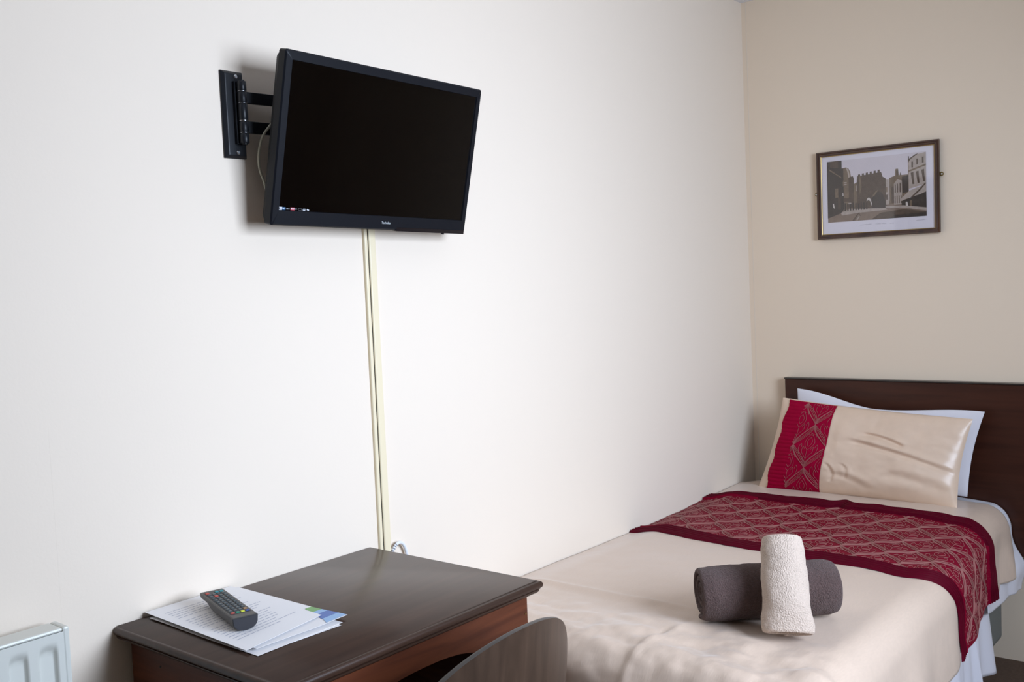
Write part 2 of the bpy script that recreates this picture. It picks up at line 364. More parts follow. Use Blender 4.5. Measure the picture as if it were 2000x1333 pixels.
# cable hanging from the back of the television
b = MB()
def bez(p, n=30):
    out = []
    for i in range(len(p)-1):
        p0 = Vector(p[max(i-1, 0)]); p1 = Vector(p[i]); p2 = Vector(p[i+1]); p3 = Vector(p[min(i+2, len(p)-1)])
        for k in range(n):
            t = k/n; out.append(.5*((2*p1)+(p2-p0)*t+(2*p0-5*p1+4*p2-p3)*t*t+(3*p1-p0-3*p2+p3)*t**3))
    return out+[Vector(p[-1])]
b.tube(bez([(-2.20, -.075, 1.765), (-2.270, -.056, 1.760), (-2.324, -.045, 1.713), (-2.337, -.036, 1.676), (-2.337, -.031, 1.639), (-2.327, -.030, 1.610), (-2.312, -.030, 1.58), (-2.24, -.034, 1.54), (-2.12, -.024, 1.53), (-2.02, -.02, 1.56)], 8), .0028, 8)
tag(b.build('aerial_cable', CABLEW, None, True), 'thin ivory cable curving out behind the left edge of the television', 'cable')

# ------------------------------------------------------------------ framed picture (local: x right seen from room, y up, z out)
PW, PH = .4391, .3224
PM = Matrix(((0, 0, -1, -.006), (-1, 0, 0, -.5125), (0, 1, 0, 1.6406), (0, 0, 0, 1))) @ Matrix.Rotation(-.0039, 4, 'Z') @ Matrix.Rotation(radians(-.4), 4, 'X')
T = thing('framed_picture', (0, 0, 0), 'brown wooden frame with a sepia street photograph hanging above the headboard', 'picture')
T.matrix_world = PM
def pp(b, name, mt, **k): o = b.build(name, mt, None, **k); o.parent = T; return o
def R4(i, z): return [(-PW/2+i, -PH/2+i, z), (PW/2-i, -PH/2+i, z), (PW/2-i, PH/2-i, z), (-PW/2+i, PH/2-i, z)]
b = MB(); b.loft([R4(0, .001), R4(0, .013), R4(.002, .016), R4(.006, .0165), R4(.0085, .0135), R4(.012, .0125), R4(.0158, .0105), R4(.0158, .004)], False, False); pp(b, 'frame', FRAMEW)
b = MB(); b.loft([R4(.0158, .0100), R4(.0162, .0104), R4(.0185, .0085), R4(.0185, .004)], False, False); pp(b, 'gold_slip', GOLD)
b = MB(); b.box((-PW/2+.014, -PH/2+.014, .001), (PW/2-.014, PH/2-.014, .0045)); pp(b, 'mount_paper', MATB)
b = MB(); b.box((-PW/2+.0185, -PH/2+.0185, .0072), (PW/2-.0185, PH/2-.0185, .0082)); pp(b, 'glazing', GLASS)
for sx in (-1, 1):
    b = MB(); y0 = .0085 if sx < 0 else .041
    b.tube([(sx*(PW/2+.004), y0-.0, .001), (sx*(PW/2+.004), y0, .003)], .0075, 20); b.cur = 1; b.tube([(sx*(PW/2+.006), y0, .003), (sx*(PW/2+.006), y0, .0045)], .003, 12)
    pp(b, 'mirror_plate', [BRASS, SCREWM])
SP = [mat('sepia_%s' % n, c, .6, var=(vs, va)) for n, c, vs, va in (('sky', (.63, .57, .61), 20, .05), ('darkest', (.050, .036, .028), 90, .5), ('dark', (.092, .060, .040), 110, .5), ('middle', (.18, .125, .080), 90, .45), ('ground', (.22, .155, .115), 60, .3), ('light', (.40, .33, .285), 80, .3), ('pale', (.58, .52, .48), 80, .1))]
X0, X1, Y1, Y0 = (-.5+.088)*PW, (-.5+.895)*PW, (.5-.113)*PH, (.5-.81)*PH
b = MB(); zl = [.0047]
def poly(c, pts):
    b.cur = c; zl[0] += .000022; b.quad(*[(X0+u*(X1-X0), Y1-v*(Y1-Y0), zl[0]) for u, v in reversed(pts)])
def pr(c, u0, v0, u1, v1): poly(c, [(u0, v0), (u1, v0), (u1, v1), (u0, v1)])
b.cur = 0; pr(0, 0, 0, 1, 1)
pr(4, 0, .72, 1, 1)
poly(3, [(.155, .13), (.20, .12), (.225, .14), (.243, .2), (.252, .3), (.252, .78), (.155, .8)]); poly(5, [(.20, .13), (.215, .135), (.232, .2), (.238, .3), (.225, .3), (.215, .2)])
poly(2, [(.225, .29), (.27, .27), (.28, .32), (.282, .78), (.225, .78)])
poly(3, [(.28, .40), (.335, .36), (.335, .80), (.27, .80)]); pr(5, .332, .40, .347, .50); pr(5, .300, .43, .308, .52)
tree = [(.31, .36), (.315, .27)]
for k in range(6):
    a = .335+.04*k; tree += [(a-.012, .285-.006*k), (a-.010, .255-.008*k), (a+.010, .25-.008*k), (a+.012, .28-.006*k)]
tree += [(.56, .25), (.575, .33), (.60, .35), (.615, .40), (.615, .82), (.31, .82)]
poly(2, tree)
poly(3, [(.335, .30), (.35, .27), (.36, .45), (.34, .60), (.335, .45)])
poly(1, [(.455, .70), (.48, .60), (.51, .56), (.56, .57), (.59, .66), (.60, .83), (.50, .86), (.46, .82)])
poly(3, [(.46, .64), (.50, .55), (.53, .53), (.49, .62)])
poly(6, [(.408, .70), (.415, .655), (.432, .64), (.45, .67), (.462, .74), (.458, .78), (.445, .70), (.425, .68)])
# right-hand houses
poly(5, [(.605, .38), (.635, .38), (.635, .78), (.605, .78)]); pr(3, .607, .50, .62, .58); pr(2, .607, .62, .622, .70)
poly(3, [(.64, .36), (.70, .33), (.70, .25), (.705, .225), (.73, .225), (.735, .33), (.83, .33), (.83, .75), (.64, .78)]); pr(2, .66, .5, .685, .76)
poly(1, [(.765, .36), (.83, .34), (.83, .60), (.77, .62)]); pr(2, .712, .25, .728, .33); poly(2, [(.745, .33), (.75, .29), (.756, .29), (.76, .33)])
poly(5, [(.685, .46), (.72, .39), (.765, .42), (.765, .79), (.685, .79)]); pr(2, .695, .47, .703, .60); pr(2, .718, .46, .726, .6); pr(2, .742, .45, .753, .6)
for k in range(4): pr(2, .692+.02*k, .65, .700+.02*k, .77)
poly(5, [(.83, .10), (.90, .035), (1, .01), (1, .50), (.83, .56)]); poly(2, [(.825, .10), (.90, .028), (.93, .02), (.86, .09), (.83, .14)]); pr(2, .828, .05, .838, .14)
for (u, v) in ((.86, .14), (.908, .10), (.962, .08)): pr(2, u, v, u+.016, v+.09)
for (u, v) in ((.862, .33), (.912, .32), (.965, .30)): poly(2, [(u-.01, v-.02), (u+.016, v-.03), (u+.024, v+.16), (u+.006, v+.16)])
poly(3, [(.83, .27), (1, .19), (1, .215), (.83, .30)])
pr(3, .827, .1, .832, .75)
poly(1, [(.76, .74), (1, .62), (1, .87), (.94, .85), (.76, .81)])
poly(5, [(.755, .70), (.835, .59), (1, .50), (1, .62), (.93, .66), (.83, .70), (.755, .74)])
poly(2, [(.85, .69), (.93, .58), (.985, .49), (1, .49), (.94, .60), (.87, .69)])
poly(6, [(.80, .76), (.815, .755), (.825, .82), (.80, .83)]); pr(3, .84, .74, .86, .84)
poly(5, [(.60, .80), (.78, .81), (1, .87), (1, .92), (.80, .85), (.60, .83)])
poly(5, [(.14, .85), (.24, .80), (.60, .83), (.62, .86), (.30, .875), (.15, .90)])
poly(2, [(.55, .90), (.78, .87), (1, .93), (1, 1), (.45, 1)]); poly(1, [(.70, .95), (1, .94), (1, 1), (.62, 1)])
poly(1, [(0, 0), (.155, .0), (.155, .13), (.17, .14), (.175, .80), (.14, .86), (0, .93)]); poly(3, [(.02, .12), (.15, .27), (.15, .29), (.02, .145)])
pr(3, .165, .34, .215, .42); pr(5, .175, .36, .205, .375); pr(5, .175, .39, .205, .405)
poly(2, [(.03, .0), (.12, .0), (.12, .12), (.03, .10)]); pr(3, .08, .45, .115, .60); pr(2, .11, .6, .14, .8)
poly(6, [(.16, .53), (.168, .53), (.17, .58), (.16, .58)]); poly(6, [(.055, .70), (.066, .69), (.075, .78), (.06, .76)]); pr(5, .22, .70, .25, .72); pr(2, .17, .62, .27, .68)
for k in range(9): pr(1, .18+.028*k, .70+.01*(k % 3), .193+.028*k, .83)
poly(2, [(.26, .99), (.325, .87), (.335, .87), (.275, 1)]); poly(2, [(.325, .87), (.345, .92), (.34, .93), (.322, .88)]); poly(5, [(.30, .99), (.33, .92), (.335, .93), (.31, 1)])
pp(b, 'photograph', SP)
# handwritten caption and signature as thin pen strokes
b = MB(); rnd = random.Random(3)
def scrawl(u0, u1, v, h, amp):
    x = u0
    while x < u1:
        xx = X0+x*(X1-X0); y = Y1-v*(Y1-Y0)+rnd.uniform(-h, h)*amp; L = rnd.uniform(.0012, .0026); s = rnd.uniform(.3, 1)*h
        b.quad((xx, y, .0049), (xx+.0005, y, .0049), (xx+.0005+.0006, y+s, .0049), (xx+.0006, y+s, .0049)); b.quad((xx, y, .0049), (xx+L, y, .0049), (xx+L, y+.0005, .0049), (xx, y+.0005, .0049)); x += L/(X1-X0)*1.0
scrawl(.335, .455, 1.075, .0028, .3); scrawl(.495, .55, 1.075, .0028, .3); scrawl(.56, .60, 1.075, .0028, .3); scrawl(.64, .675, 1.078, .0026, .3); INKP = mat('sepia_pen_ink', (.20, .17, .21), .7); pp(b, 'caption', INKP)
b = MB(); scrawl(.90, .985, 1.06, .0016, .5); pp(b, 'signature', INKP)

# ------------------------------------------------------------------ bed
BX0, BX1, BY0, BY1 = -1.86, -.048, -.012, -.925
T = thing('divan_bed', (-.95, -.47, 0), 'single divan bed with dark wooden headboard against the right wall', 'bed')
b = MB(); b.box((BX0+.02, BY1+.005, .085), (BX1, BY0, .29)); b.build('divan_base', DIVAN, T, bevel=.02, seg=3)
b = MB(); b.box((BX0+.01, BY1+.005, .295), (BX1-.002, BY0, .515)); b.build('mattress', WHITEF, T, bevel=.05, seg=5)
for x in (-.11, -1.75):
    for y in (-.10, -.85):
        b = MB(); b.tube([(x, y, .0), (x, y, .05), (x, y, .086)], [.022, .022, .014], 16); b.build('leg', BLACKB, T, 'auto')
b = MB(); b.box((-.042, -1.098, .375), (-.012, -.156, .955)); b.box((-.030, -.35, .08), (-.014, -.28, .40)); b.box((-.030, -.80, .08), (-.014, -.73, .40))
b.build('headboard', HEADW, T, bevel=.0015)
b = MB(); b.box((-.046, -1.100, .9552), (-.010, -.1545, .9606)); b.build('headboard_cap', wood('dark_grey_edge', (.018, .014, .012), (.03, .022, .018), (3, 30, 30), .4), T, bevel=.001)

XF, RR = -1.80, .075                 # where the cover starts to bend at foot and side
def edge_s(t): return .885+.050*sstep(-.30, -1.0, t)
def hem_s(t): return edge_s(t)+.075*pi/2+.150+.02*sstep(-.5, -1.5, t)
def bend(o):
    if o <= 0: return 0, 0
    q = RR*pi/2
    if o < q: return RR*sin(o/RR), RR*(1-cos(o/RR))
    return RR, RR+(o-q)
def topz(x, y):
    e = sstep(0, -.12, y)
    z = .531+.012*e + .020*sstep(-.75, -.15, x) + .006*sstep(-1.6, -1.2, x)*e
    return z - .010*sstep(-.75, -.92, y)
def cloth(t, s, fine=True):
    """t: distance along the bed (x), s: distance across from the wall. Returns a point of the bedspread."""
    fo = max(0, XF-t); YS = -edge_s(t); so = max(0, s+YS)        # overshoots past foot and side bends
    hx, dx = bend(fo); hy, dy = bend(so)
    x = (t if fo == 0 else XF-hx); y = (-s if so == 0 else YS-hy)
    d = max(dx, dy) if min(dx, dy) < 1e-6 else sqrt(dx*dx+dy*dy)
    z = topz(x, y)-d
    flare = .05+.13*sstep(-.5, -1.6, t)
    y -= flare*max(0, dy-.05)*.9
    x -= .12*max(0, dx-.05)
    if fine:
        k = sstep(.04, .2, dy)
        y += k*(.006*sin(t*21+1.5*N(t*3, 1))+.008*N(t*9, s*3, 4))
        if t > -.45: y += -.020*k*exp(-((t+.17)/.05)**2)+.010*k*exp(-((t+.25)/.025)**2)
        kf = sstep(.03, .12, dx)
        x += kf*(.012*sin(s*19+2*N(s*4, 2))+.008*N(s*11, t*5, 7))
        ff = sstep(-1.50, -1.75, t)
        z += .0035*N(t*4, s*4, 1)+.0016*N(t*11, s*7, 2)+.0007*N(t*30, s*22, 3)
        z += ff*(.012*N(t*9, s*7, 9)+.009*N(t*20, s*16, 5)+.003*N(t*45, s*40, 6))
        # pressed fold across the bed and the fold running to the foot
        line = t-(-1.532+.02*s+.004*N(s*5, 3))
        z += (.0042*exp(-(line/.010)**2)-.004*sstep(.0, -.035, line)*sstep(-.20, -.05, line))*sstep(.62, .42, s)
        l2 = s-(.615+.02*sin((t+1.6)*6))
        z += (.006*exp(-(l2/.010)**2)+.006*exp(-((l2-.02)/.03)**2))*sstep(-1.56, -1.68, t)
        # soft dip towards the wall end of the throw and around the towels
        z -= .004*exp(-(((t+1.45)/.2)**2+((s-.75)/.2)**2))
    return Vector((x, y, z))
def cnormal(t, s):
    e = .004; a = cloth(t+e, s, True)-cloth(t-e, s, True); c = cloth(t, s+e, True)-cloth(t, s-e, True)
    n = c.cross(a); n.normalize()
    return n if (n.z > 0 or n.y < 0 and abs(n.z) < .5) else -n
BA, BB2 = -.945, -.345
def edge_n(s): return BA-.055*sstep(.1, .6, s)+.10*sstep(.90, 1.1, s)+.010*N(s*7, 11)+.006*N(s*19, 12)+.012*sstep(.16, .05, s)-.012*exp(-((s-.25)/.06)**2)
def edge_f(s): return BB2+.010*N(s*8, 21)+.006*N(s*23, 22)-.025*sstep(.95, 1.1, s)+.016*exp(-((s-.50)/.018)**2)-.02*sstep(.14, .02, s)
b = MB()
T0, T1 = -2.13, -.128
def bs(u, v):
    t = T0+u*(T1-T0)+.008*N(v*4, 5); s = .004+v*(hem_s(t)-.004)
    p = cloth(t, s)
    k = sstep(edge_n(s)+.002, edge_n(s)+.03, t)*sstep(edge_f(s)-.002, edge_f(s)-.03, t)
    return p-cnormal(t, s)*.007*k
b.grid(bs, 270, 170)
o = b.build('bedspread', BEIGE, None, True)
md = o.modifiers.new('thickness', 'SOLIDIFY'); md.thickness = .003; md.offset = -1
tag(o, 'champagne satin bedspread covering the bed, with a wide burgundy band', 'bedspread')
SPREAD = o
# embroidery motif -------------------------------------------------------
def strands(fs, pts, w, put):
    """flat raised thread along a polyline given in surface coordinates; put(p, h) -> 3d point"""
    n = len(pts)
    L = []
    for i, p in enumerate(pts):
        a = pts[max(0, i-1)]; c = pts[min(n-1, i+1)]; dx, dy = c[0]-a[0], c[1]-a[1]; l = sqrt(dx*dx+dy*dy) or 1
        nx, ny = -dy/l*w/2, dx/l*w/2
        L.append([put((p[0]-nx, p[1]-ny), 0), put(p, .0009), put((p[0]+nx, p[1]+ny), 0)])
    for A, B in zip(L, L[1:]):
        if None in A or None in B: continue
        k = fs.add(A+B); fs.face((k, k+1, k+4, k+3)); fs.face((k+1, k+2, k+5, k+4))
def ogee(cx, cy, P, Q):
    """one lattice cell centred cx, cy (a: across, b: along); returns polylines (with widths)"""
    out = []
    for sg in (-1, 1):
        for half in (-1, 1):
            for k, of in enumerate((-.0042, 0, .0042)):
                pl = []
                for i in range(13):
                    f = i/12; th = f*pi/2
                    bb = half*Q/2*(1-f); a = sg*P/2*sin(th)**1.25
                    taper = sin(pi*min(1, max(0, f)))**.6
                    pl.append((cx+a+of*taper, cy+bb+of*taper*.6*half))
                out.append((pl, .0016))
    def curve(ps): out.append(([(cx+a*P, cy+c*Q) for a, c in [tuple(v)[:2] for v in bez([(p[0], p[1], 0) for p in ps], 5)]], .0012))
    for s in (-1, 1):
        curve([(0, -.38), (s*.10, -.30), (s*.24, -.20), (s*.30, -.05), (s*.25, .04), (s*.21, -.04)])
        curve([(0, -.30), (s*.08, -.22), (s*.17, -.14), (s*.16, -.02), (s*.10, -.08)])
        curve([(0, -.10), (s*.12, .0), (s*.15, .10), (s*.07, .22), (0, .30)])
        curve([(0, -.02), (s*.06, .04), (s*.07, .12), (0, .20)])
        curve([(s*.02, .24), (s*.12, .27), (s*.17, .21)])
    curve([(0, -.42), (0, -.1)])
    return out
# burgundy band on the bedspread
def band(f, s, h=0):
    a, c = edge_n(s), edge_f(s); t = a+(c-a)*f; Wd = c-a
    e = min(f, 1-f)*Wd; pl = 0; PZ = .072
    if e < PZ:
        pl = .0075*abs(sin(pi*e/PZ*4.5+.5*N(s*9, 3)))**.8*(.5+.5*sstep(0, .01, e))+.0035*N(s*14, e*20, 31)
    puff = .0028*N(s*11, t*11, 41)+.0012*N(s*33, t*33, 42)
    return cloth(t, s)+cnormal(t, s)*(.0035+pl+puff*sstep(.05, .09, e)+h)
b = MB()
def bs2(u, v):
    s = .003+v*(hem_s(-.93+u*.62)-.001); return band(u, s)
NU = 300; b.grid(bs2, NU, 230)
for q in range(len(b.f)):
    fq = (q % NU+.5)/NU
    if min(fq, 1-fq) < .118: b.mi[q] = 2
b.cur = 1
cells = []
P_, Q_ = .128, .150
def putb(p, h):
    s, t = p; a, c = edge_n(max(0, s)), edge_f(max(0, s))
    if s < .006 or s > hem_s(t)-.006 or t < a+.080 or t > c-.080: return None
    f = (t-a)/(c-a); return band(f, s, h+.0009)
for j in range(-1, 11):
    for k in range(-1, 10):
        cx = .03+P_*j+(P_/2 if k % 2 else 0); cy = BA+.05+Q_/2*k
        for pl, wd in ogee(cx, cy, P_, Q_): strands(b, pl, wd, putb)
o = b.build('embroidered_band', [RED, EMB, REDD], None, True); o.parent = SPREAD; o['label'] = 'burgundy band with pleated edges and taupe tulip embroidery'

# white sheet at the head end and pleated valance
b = MB()
def sh(u, v):
    t = -.40+u*.352; s = .62+v*.59
    p = cloth(t, min(s, 2), False); so = s-edge_s(t)
    hy, dy = bend(max(0, so))
    n = Vector((0, -1, 0)) if so > .06 else Vector((0, 0, 1))
    p.z -= .009; p.y += .012*sstep(0, .05, so)
    k = sstep(.05, .2, dy); kk = sstep(-.16, -.06, t)
    k = sstep(.10, .22, dy); p.y -= .030*k*kk+.012*k*sin(t*38+1)*kk + .004*k*sin(t*24)
    p.y -= .02*kk*exp(-((dy-.20)/.05)**2)
    if t > -.12: p.z += (.003*N(t*30, s*20))
    if so > 0: p.z += k*(.035*sstep(-.3, -.5, t))
    return p
b.grid(sh, 60, 120)
o = b.build('bed_sheet', WHITEF, None, True); md = o.modifiers.new('thickness', 'SOLIDIFY'); md.thickness = .002
tag(o, 'white cotton sheet showing at the head corner and hanging below the bedspread', 'sheet')
b = MB()
def val(u, v):
    x = -1.90+u*1.575; z = .335-v*.262
    ph = x*17+1.3*N(x*4, 2); fold = (.5+.5*sin(ph*2))**3
    y = -.936-.010*v-.022*fold*v-.005*sin(ph*5)*v
    return (x+.010*v*sin(ph*2+1), y, z+.006*N(x*6, 1)*v)
b.grid(val, 420, 24)
def valf(u, v):
    y = -.02-u*.92; z = .335-v*.262; ph = y*17; fold = (.5+.5*sin(ph*2))**3
    return (-1.872-.012*v-.018*fold*v, y, z)
b.grid(valf, 200, 12, True)
o = b.build('bed_valance', WHITEF, None, True); md = o.modifiers.new('thickness', 'SOLIDIFY'); md.thickness = .0015
tag(o, 'white pleated valance hanging to the floor along the side of the bed', 'valance')

# ------------------------------------------------------------------ pillows
def pillow_surface(C, front, back, wr, seed):
    BL, TL, TR, BR_ = [Vector(c) for c in C]
    nrm = (BR_-BL).cross(TL-BL).normalized()
    if nrm.x > 0: nrm = -nrm
    def S(u, v, side=1, h=0):
        ed = 1-.0
        iu = .018*sin(pi*v)*(1 if u > .5 else -1)*abs(2*u-1)**6; iv = .020*sin(pi*u)*(1 if v > .5 else -1)*abs(2*v-1)**6
        uu, vv = u-iu, v-iv
        p = (BL*(1-uu)+BR_*uu)*(1-vv)+(TL*(1-uu)+TR*uu)*vv
        a = max(0, 1-abs(2*u-1)**2.6)**.55; c = max(0, 1-abs(2*v-1)**2.4)**.60
        th = a*c*(1-.25*(v-.35))
        d = (front if side > 0 else -back)*th + (h if side > 0 else -h)
        d += wr(u, v)*a*c*side*min(1, 1) if side > 0 else 0
        return p+nrm*d
    return S
def pillow_mesh(S, mt, nu=120, nv=80):
    b = MB(); b.grid(lambda u, v: S(u, v, 1), nu, nv, True); b.grid(lambda u, v: S(u, v, -1), nu, nv); return b
def wr_back(u, v): return .004*N(u*6, v*5, 3)
Sb = pillow_surface([(-.105, -.205, .572), (-.088, -.226, .925), (-.088, -.884, .868), (-.112, -.830, .578)], .034, .026, wr_back, 1)
def Sb2(u, v, side=1, h=0):
    p = Sb(u, v, side, h); p.z -= .034*sstep(.05, .45, u)*sstep(.6, 1, v)*sstep(.98, .40, u)*1.0; return p
b = pillow_mesh(Sb2, WHITEF)
o = b.build('pillow', WHITEF, None, True); tag(o, 'plain white pillow leaning on the headboard behind the patterned pillow', 'pillow', None)
def wr_front(u, v):
    z = .010*N(u*4.5, v*3.5, 13)+.0045*N(u*11, v*8, 14)+.0015*N(u*26, v*18, 15)
    # long diagonal crease to the right edge
    for (u0, v0, u1, v1, A, wd) in ((.42, .62, .97, .38, -.009, .026), (.50, .70, .72, .60, -.008, .02), (.66, .30, .95, .16, -.009, .05), (.36, .35, .40, .16, -.005, .012), (.40, .25, .60, .10, -.005, .03), (.44, .36, .47, .2, -.004, .012)):
        du, dv = u1-u0, v1-v0; L = sqrt(du*du+dv*dv); t = ((u-u0)*du+(v-v0)*dv)/(L*L); dd = ((u-u0)*-dv+(v-v0)*du)/L-.02*sin(t*pi)
        z += A*exp(-(dd/wd)**2)*sstep(-.05, .2, t)*sstep(1.1, .9, t)
        z += -A*.6*exp(-((dd-wd*1.6)/wd)**2)*sstep(-.05, .2, t)*sstep(1.1, .9, t)
    z += .010*exp(-((v-.20)/.12)**2)*sstep(.3, .6, u)
    return z
Sf = pillow_surface([(-.232, -.122, .560), (-.150, -.196, .896), (-.150, -.862, .850), (-.240, -.832, .561)], .064, .022, wr_front, 2)

T = thing('pillow', (-.19, -.48, .56), 'champagne satin pillow with burgundy embroidered panel, propped in front of the white pillow', 'pillow')
b = pillow_mesh(Sf, PSATIN, 150, 100); b.build('cover', PSATIN, T, True)
def u_l(v): return .052+.006*sin(v*23)+.004*N(v*9, 5)
def u_r(v): return .345-.022*(v)+.012*sin(v*pi)-.0
b = MB(); PZ = .105
def pan(f, v, h=0):
    u = u_l(v)+(u_r(v)-u_l(v))*f
    pl = .0022*abs(sin(v*pi*24+.5*N(u*20, v*6)))*sstep(.42, .34, f)
    return Sf(u, v, 1, .0022+pl+h)
b.grid(lambda f, v: pan(f, .012+v*.976), 60, 260, True)
b.cur = 1
Wm, Hm = .70, .35
def putp(p, h):
    a, c = p; u = a/Wm; v = c/Hm
    if v < .02 or v > .98: return None
    f = (u-u_l(v))/(u_r(v)-u_l(v))
    if f < .34 or f > .985: return None
    return pan(f, v, h+.0012)
for i in range(-1, 3):
    for k in range(-1, 7):
        cx = .178+.125*i+(.0625 if k % 2 else 0); cy = .012+.0825*k
        for pl, wd in ogee(cx, cy, .125, .165): strands(b, pl, wd*.95, putp)
o = b.build('embroidered_panel', [REDP, EMBP], T, True); o['label'] = 'burgundy panel with pleats and tulip embroidery'

# ------------------------------------------------------------------ rolled towels
def towel(name, A, B, radius, th, turns, mt, label, flare=None, squash=.93, seed=0, upv=Vector((0, 0, 1)), phase=0):
    A, B = Vector(A), Vector(B); ax = (B-A).normalized(); e1 = (upv-ax*upv.dot(ax)).normalized(); e2 = ax.cross(e1); L = (B-A).length
    b = MB(); nt_ = int(turns*54); nl = 90
    r_in = radius-turns*th*1.02
    def ring(i, l):
        f = i/nt_; th0 = phase+2*pi*turns*f; r = r_in+(radius-r_in)*f
        return th0, r
    def P(i, l, off):
        th0, r = ring(i, l); f = i/nt_
        dA = l*L; dB = (1-l)*L; e = min(dA, dB); hw_ = th*.47*min(1, sqrt(max(0, 1-(1-min(1, e/(th*.55)))**2))+.02)
        tele = .008*(f-.6)*(1 if l > .5 else -1)*sstep(.06, 0, e)
        rr = r-th*.5+off*hw_
        fl = flare(l) if flare else (1, 1)
        rr += .0028*N(th0*1.2, l*L*22, seed)+.0012*N(th0*4, l*L*70, seed+1)
        rr -= (.0045*sstep(.03, 0, e))
        x = cos(th0)*rr*fl[0]*squash; y = sin(th0)*rr*fl[1]/squash
        return A+ax*(l*L+tele)+e1*x+e2*y
    ls = [0, .001, .003, .006, .010, .016, .024, .034, .05]; ls = ls+[.05+.9*k/nl for k in range(1, nl)]+[1-q for q in reversed(ls)]
    for off in (1, -1):
        n = b.add([P(i, l, off) for i in range(nt_+1) for l in ls]); m_ = len(ls)
        for i in range(nt_):
            for j in range(m_-1):
                q = (n+i*m_+j, n+i*m_+j+1, n+(i+1)*m_+j+1, n+(i+1)*m_+j); b.face(q if off > 0 else q[::-1])
        if off == 1: first = n
        else:
            for i in range(nt_):
                for j in (0, m_-1):
                    q = (first+i*m_+j, n+i*m_+j, n+(i+1)*m_+j, first+(i+1)*m_+j); b.face(q if j == 0 else q[::-1])
            for i in (0, nt_):
                for j in range(m_-1):
                    q = (first+i*m_+j, first+i*m_+j+1, n+i*m_+j+1, n+i*m_+j); b.face(q)
    o = b.build(name, mt, None, True); return tag(o, label, 'towel', None)
DT0 = Vector((-1.584, -.623, .613)); DT1 = Vector((-1.367, -.863, .614))
towel('rolled_towel', DT0, DT1, .0705, .0150, 3.7, TDARK, 'charcoal brown towel rolled up and lying flat on the bed', seed=3, phase=pi*1.6, squash=.98)
axd = (DT1-DT0).normalized(); side = Vector((-.747, -.664, 0))
Mid = Vector((-1.456, -.750, .608))
foot_ = Mid+side*.168+Vector((-.013, .015, -.046)); top_ = Mid+side*.074+Vector((0, 0, .144))
def flr(l):
    k = sstep(.30, .0, l); q = .10*sstep(.6, 1, l); return (1-.28*k-q, 1+.20*k-q)
towel('rolled_towel', foot_, top_, .0570, .0125, 3.1, TCREAM, 'cream towel rolled up and leaning upright across the charcoal roll', flare=flr, squash=.95, seed=9, upv=side*.7+Vector((0, 0, 1)), phase=pi*.8)

# ------------------------------------------------------------------ desk
DX0, DX1, DY1, DZ = -2.713, -2.050, -.5215, .75
T = thing('writing_desk', ((DX0+DX1)/2, -.25, 0), 'dark mahogany writing desk with moulded top against the long wall', 'desk')
b = MB()
def RL_(i, z, back=-.003): return [(DX0+i, DY1+i, z), (DX1-i, DY1+i, z), (DX1-i, back, z), (DX0+i, back, z)]
lv = [(.020, .7215), (.015, .7225)]
for k in range(7): a = k*pi/2/6; lv.append((.015-.009*sin(a), .7225+.008*(1-cos(a))))
lv += [(.004, .7315)]
for k in range(9): a = -pi/2+k*pi/8*1.0; lv.append((.0062-.0062*cos(a), .7405+.0078*sin(a)))
lv += [(.008, .7483), (.0095, .75)]
b.loft([RL_(i, z) for i, z in lv]); b.build('desk_top', DESKTOP, T, 'auto', angle=50)
IN = .025
def arch_panel(x0, x1, ya, yb, zt_, za, xa0, xa1, zb=0):
    """panel in xz with an arched opening; thickness ya..yb"""
    b = MB(); n = 24; top = []; bot = []
    xs = [x0, xa0]+[xa0+(xa1-xa0)*(.5-.5*cos(pi*k/n)) for k in range(1, n)]+[xa1, x1]
    for x in xs:
        if x <= xa0+1e-6 and x < xa0: zz = zb
        elif x > xa1: zz = zb
        else:
            q = (x-(xa0+xa1)/2)/((xa1-xa0)/2); zz = .52+(za-.52)*sqrt(max(0, 1-abs(q)**2.6))
        top.append((x, zt_)); bot.append((x, zz))
    for k in range(len(xs)-1):
        if xs[k] < xa0 or xs[k+1] > xa1: p = [(xs[k], zb), (xs[k+1], zb), (xs[k+1], zt_), (xs[k], zt_)]
        else: p = [bot[k], bot[k+1], (xs[k+1], zt_), (xs[k], zt_)]
        f1 = [(x, ya, z) for x, z in p]; f2 = [(x, yb, z) for x, z in p]
        b.quad(*f1); b.quad(*reversed(f2)); b.quad(f1[0], f2[0], f2[1], f1[1])
    for xq, z0 in ((xa0, zb), (xa1, zb)): b.quad((xq, ya, z0), (xq, yb, z0), (xq, yb, .52), (xq, ya, .52))
    return b
b = arch_panel(DX0+IN, DX1-IN, DY1+IN, DY1+IN+.018, .7215, .668, -2.62, -2.13)
b.build('front_panel', DESKSIDE, T)
b = MB(); b.box((DX0+IN, DY1+IN+.018, 0), (DX0+IN+.018, -.02, .7215)); b.build('side_panel', DESKSIDE, T)
b = MB(); b.box((DX1-IN-.018, DY1+IN+.018, 0), (DX1-IN, -.02, .7215)); b.build('side_panel', DESKSIDE, T)
b = MB(); b.box((DX0+IN+.018, -.036, .35), (DX1-IN-.018, -.022, .7215)); b.build('back_panel', DESKSIDE, T)
for p_ in ((DX0+IN-.0002, -.12, .69), (DX0+IN-.0002, -.36, .685)):
    b = MB(); b.tube([Vector(p_)+Vector((.0008, 0, 0)), Vector(p_)-Vector((.0006, 0, 0))], .0022, 10); b.build('plug', BLACKB, T)
b = MB(); b.tube([(DX1-IN-.006, DY1+IN+.0006, .683), (DX1-IN-.006, DY1+IN-.0008, .683)], .0022, 10); b.build('screw', BRASS, T)

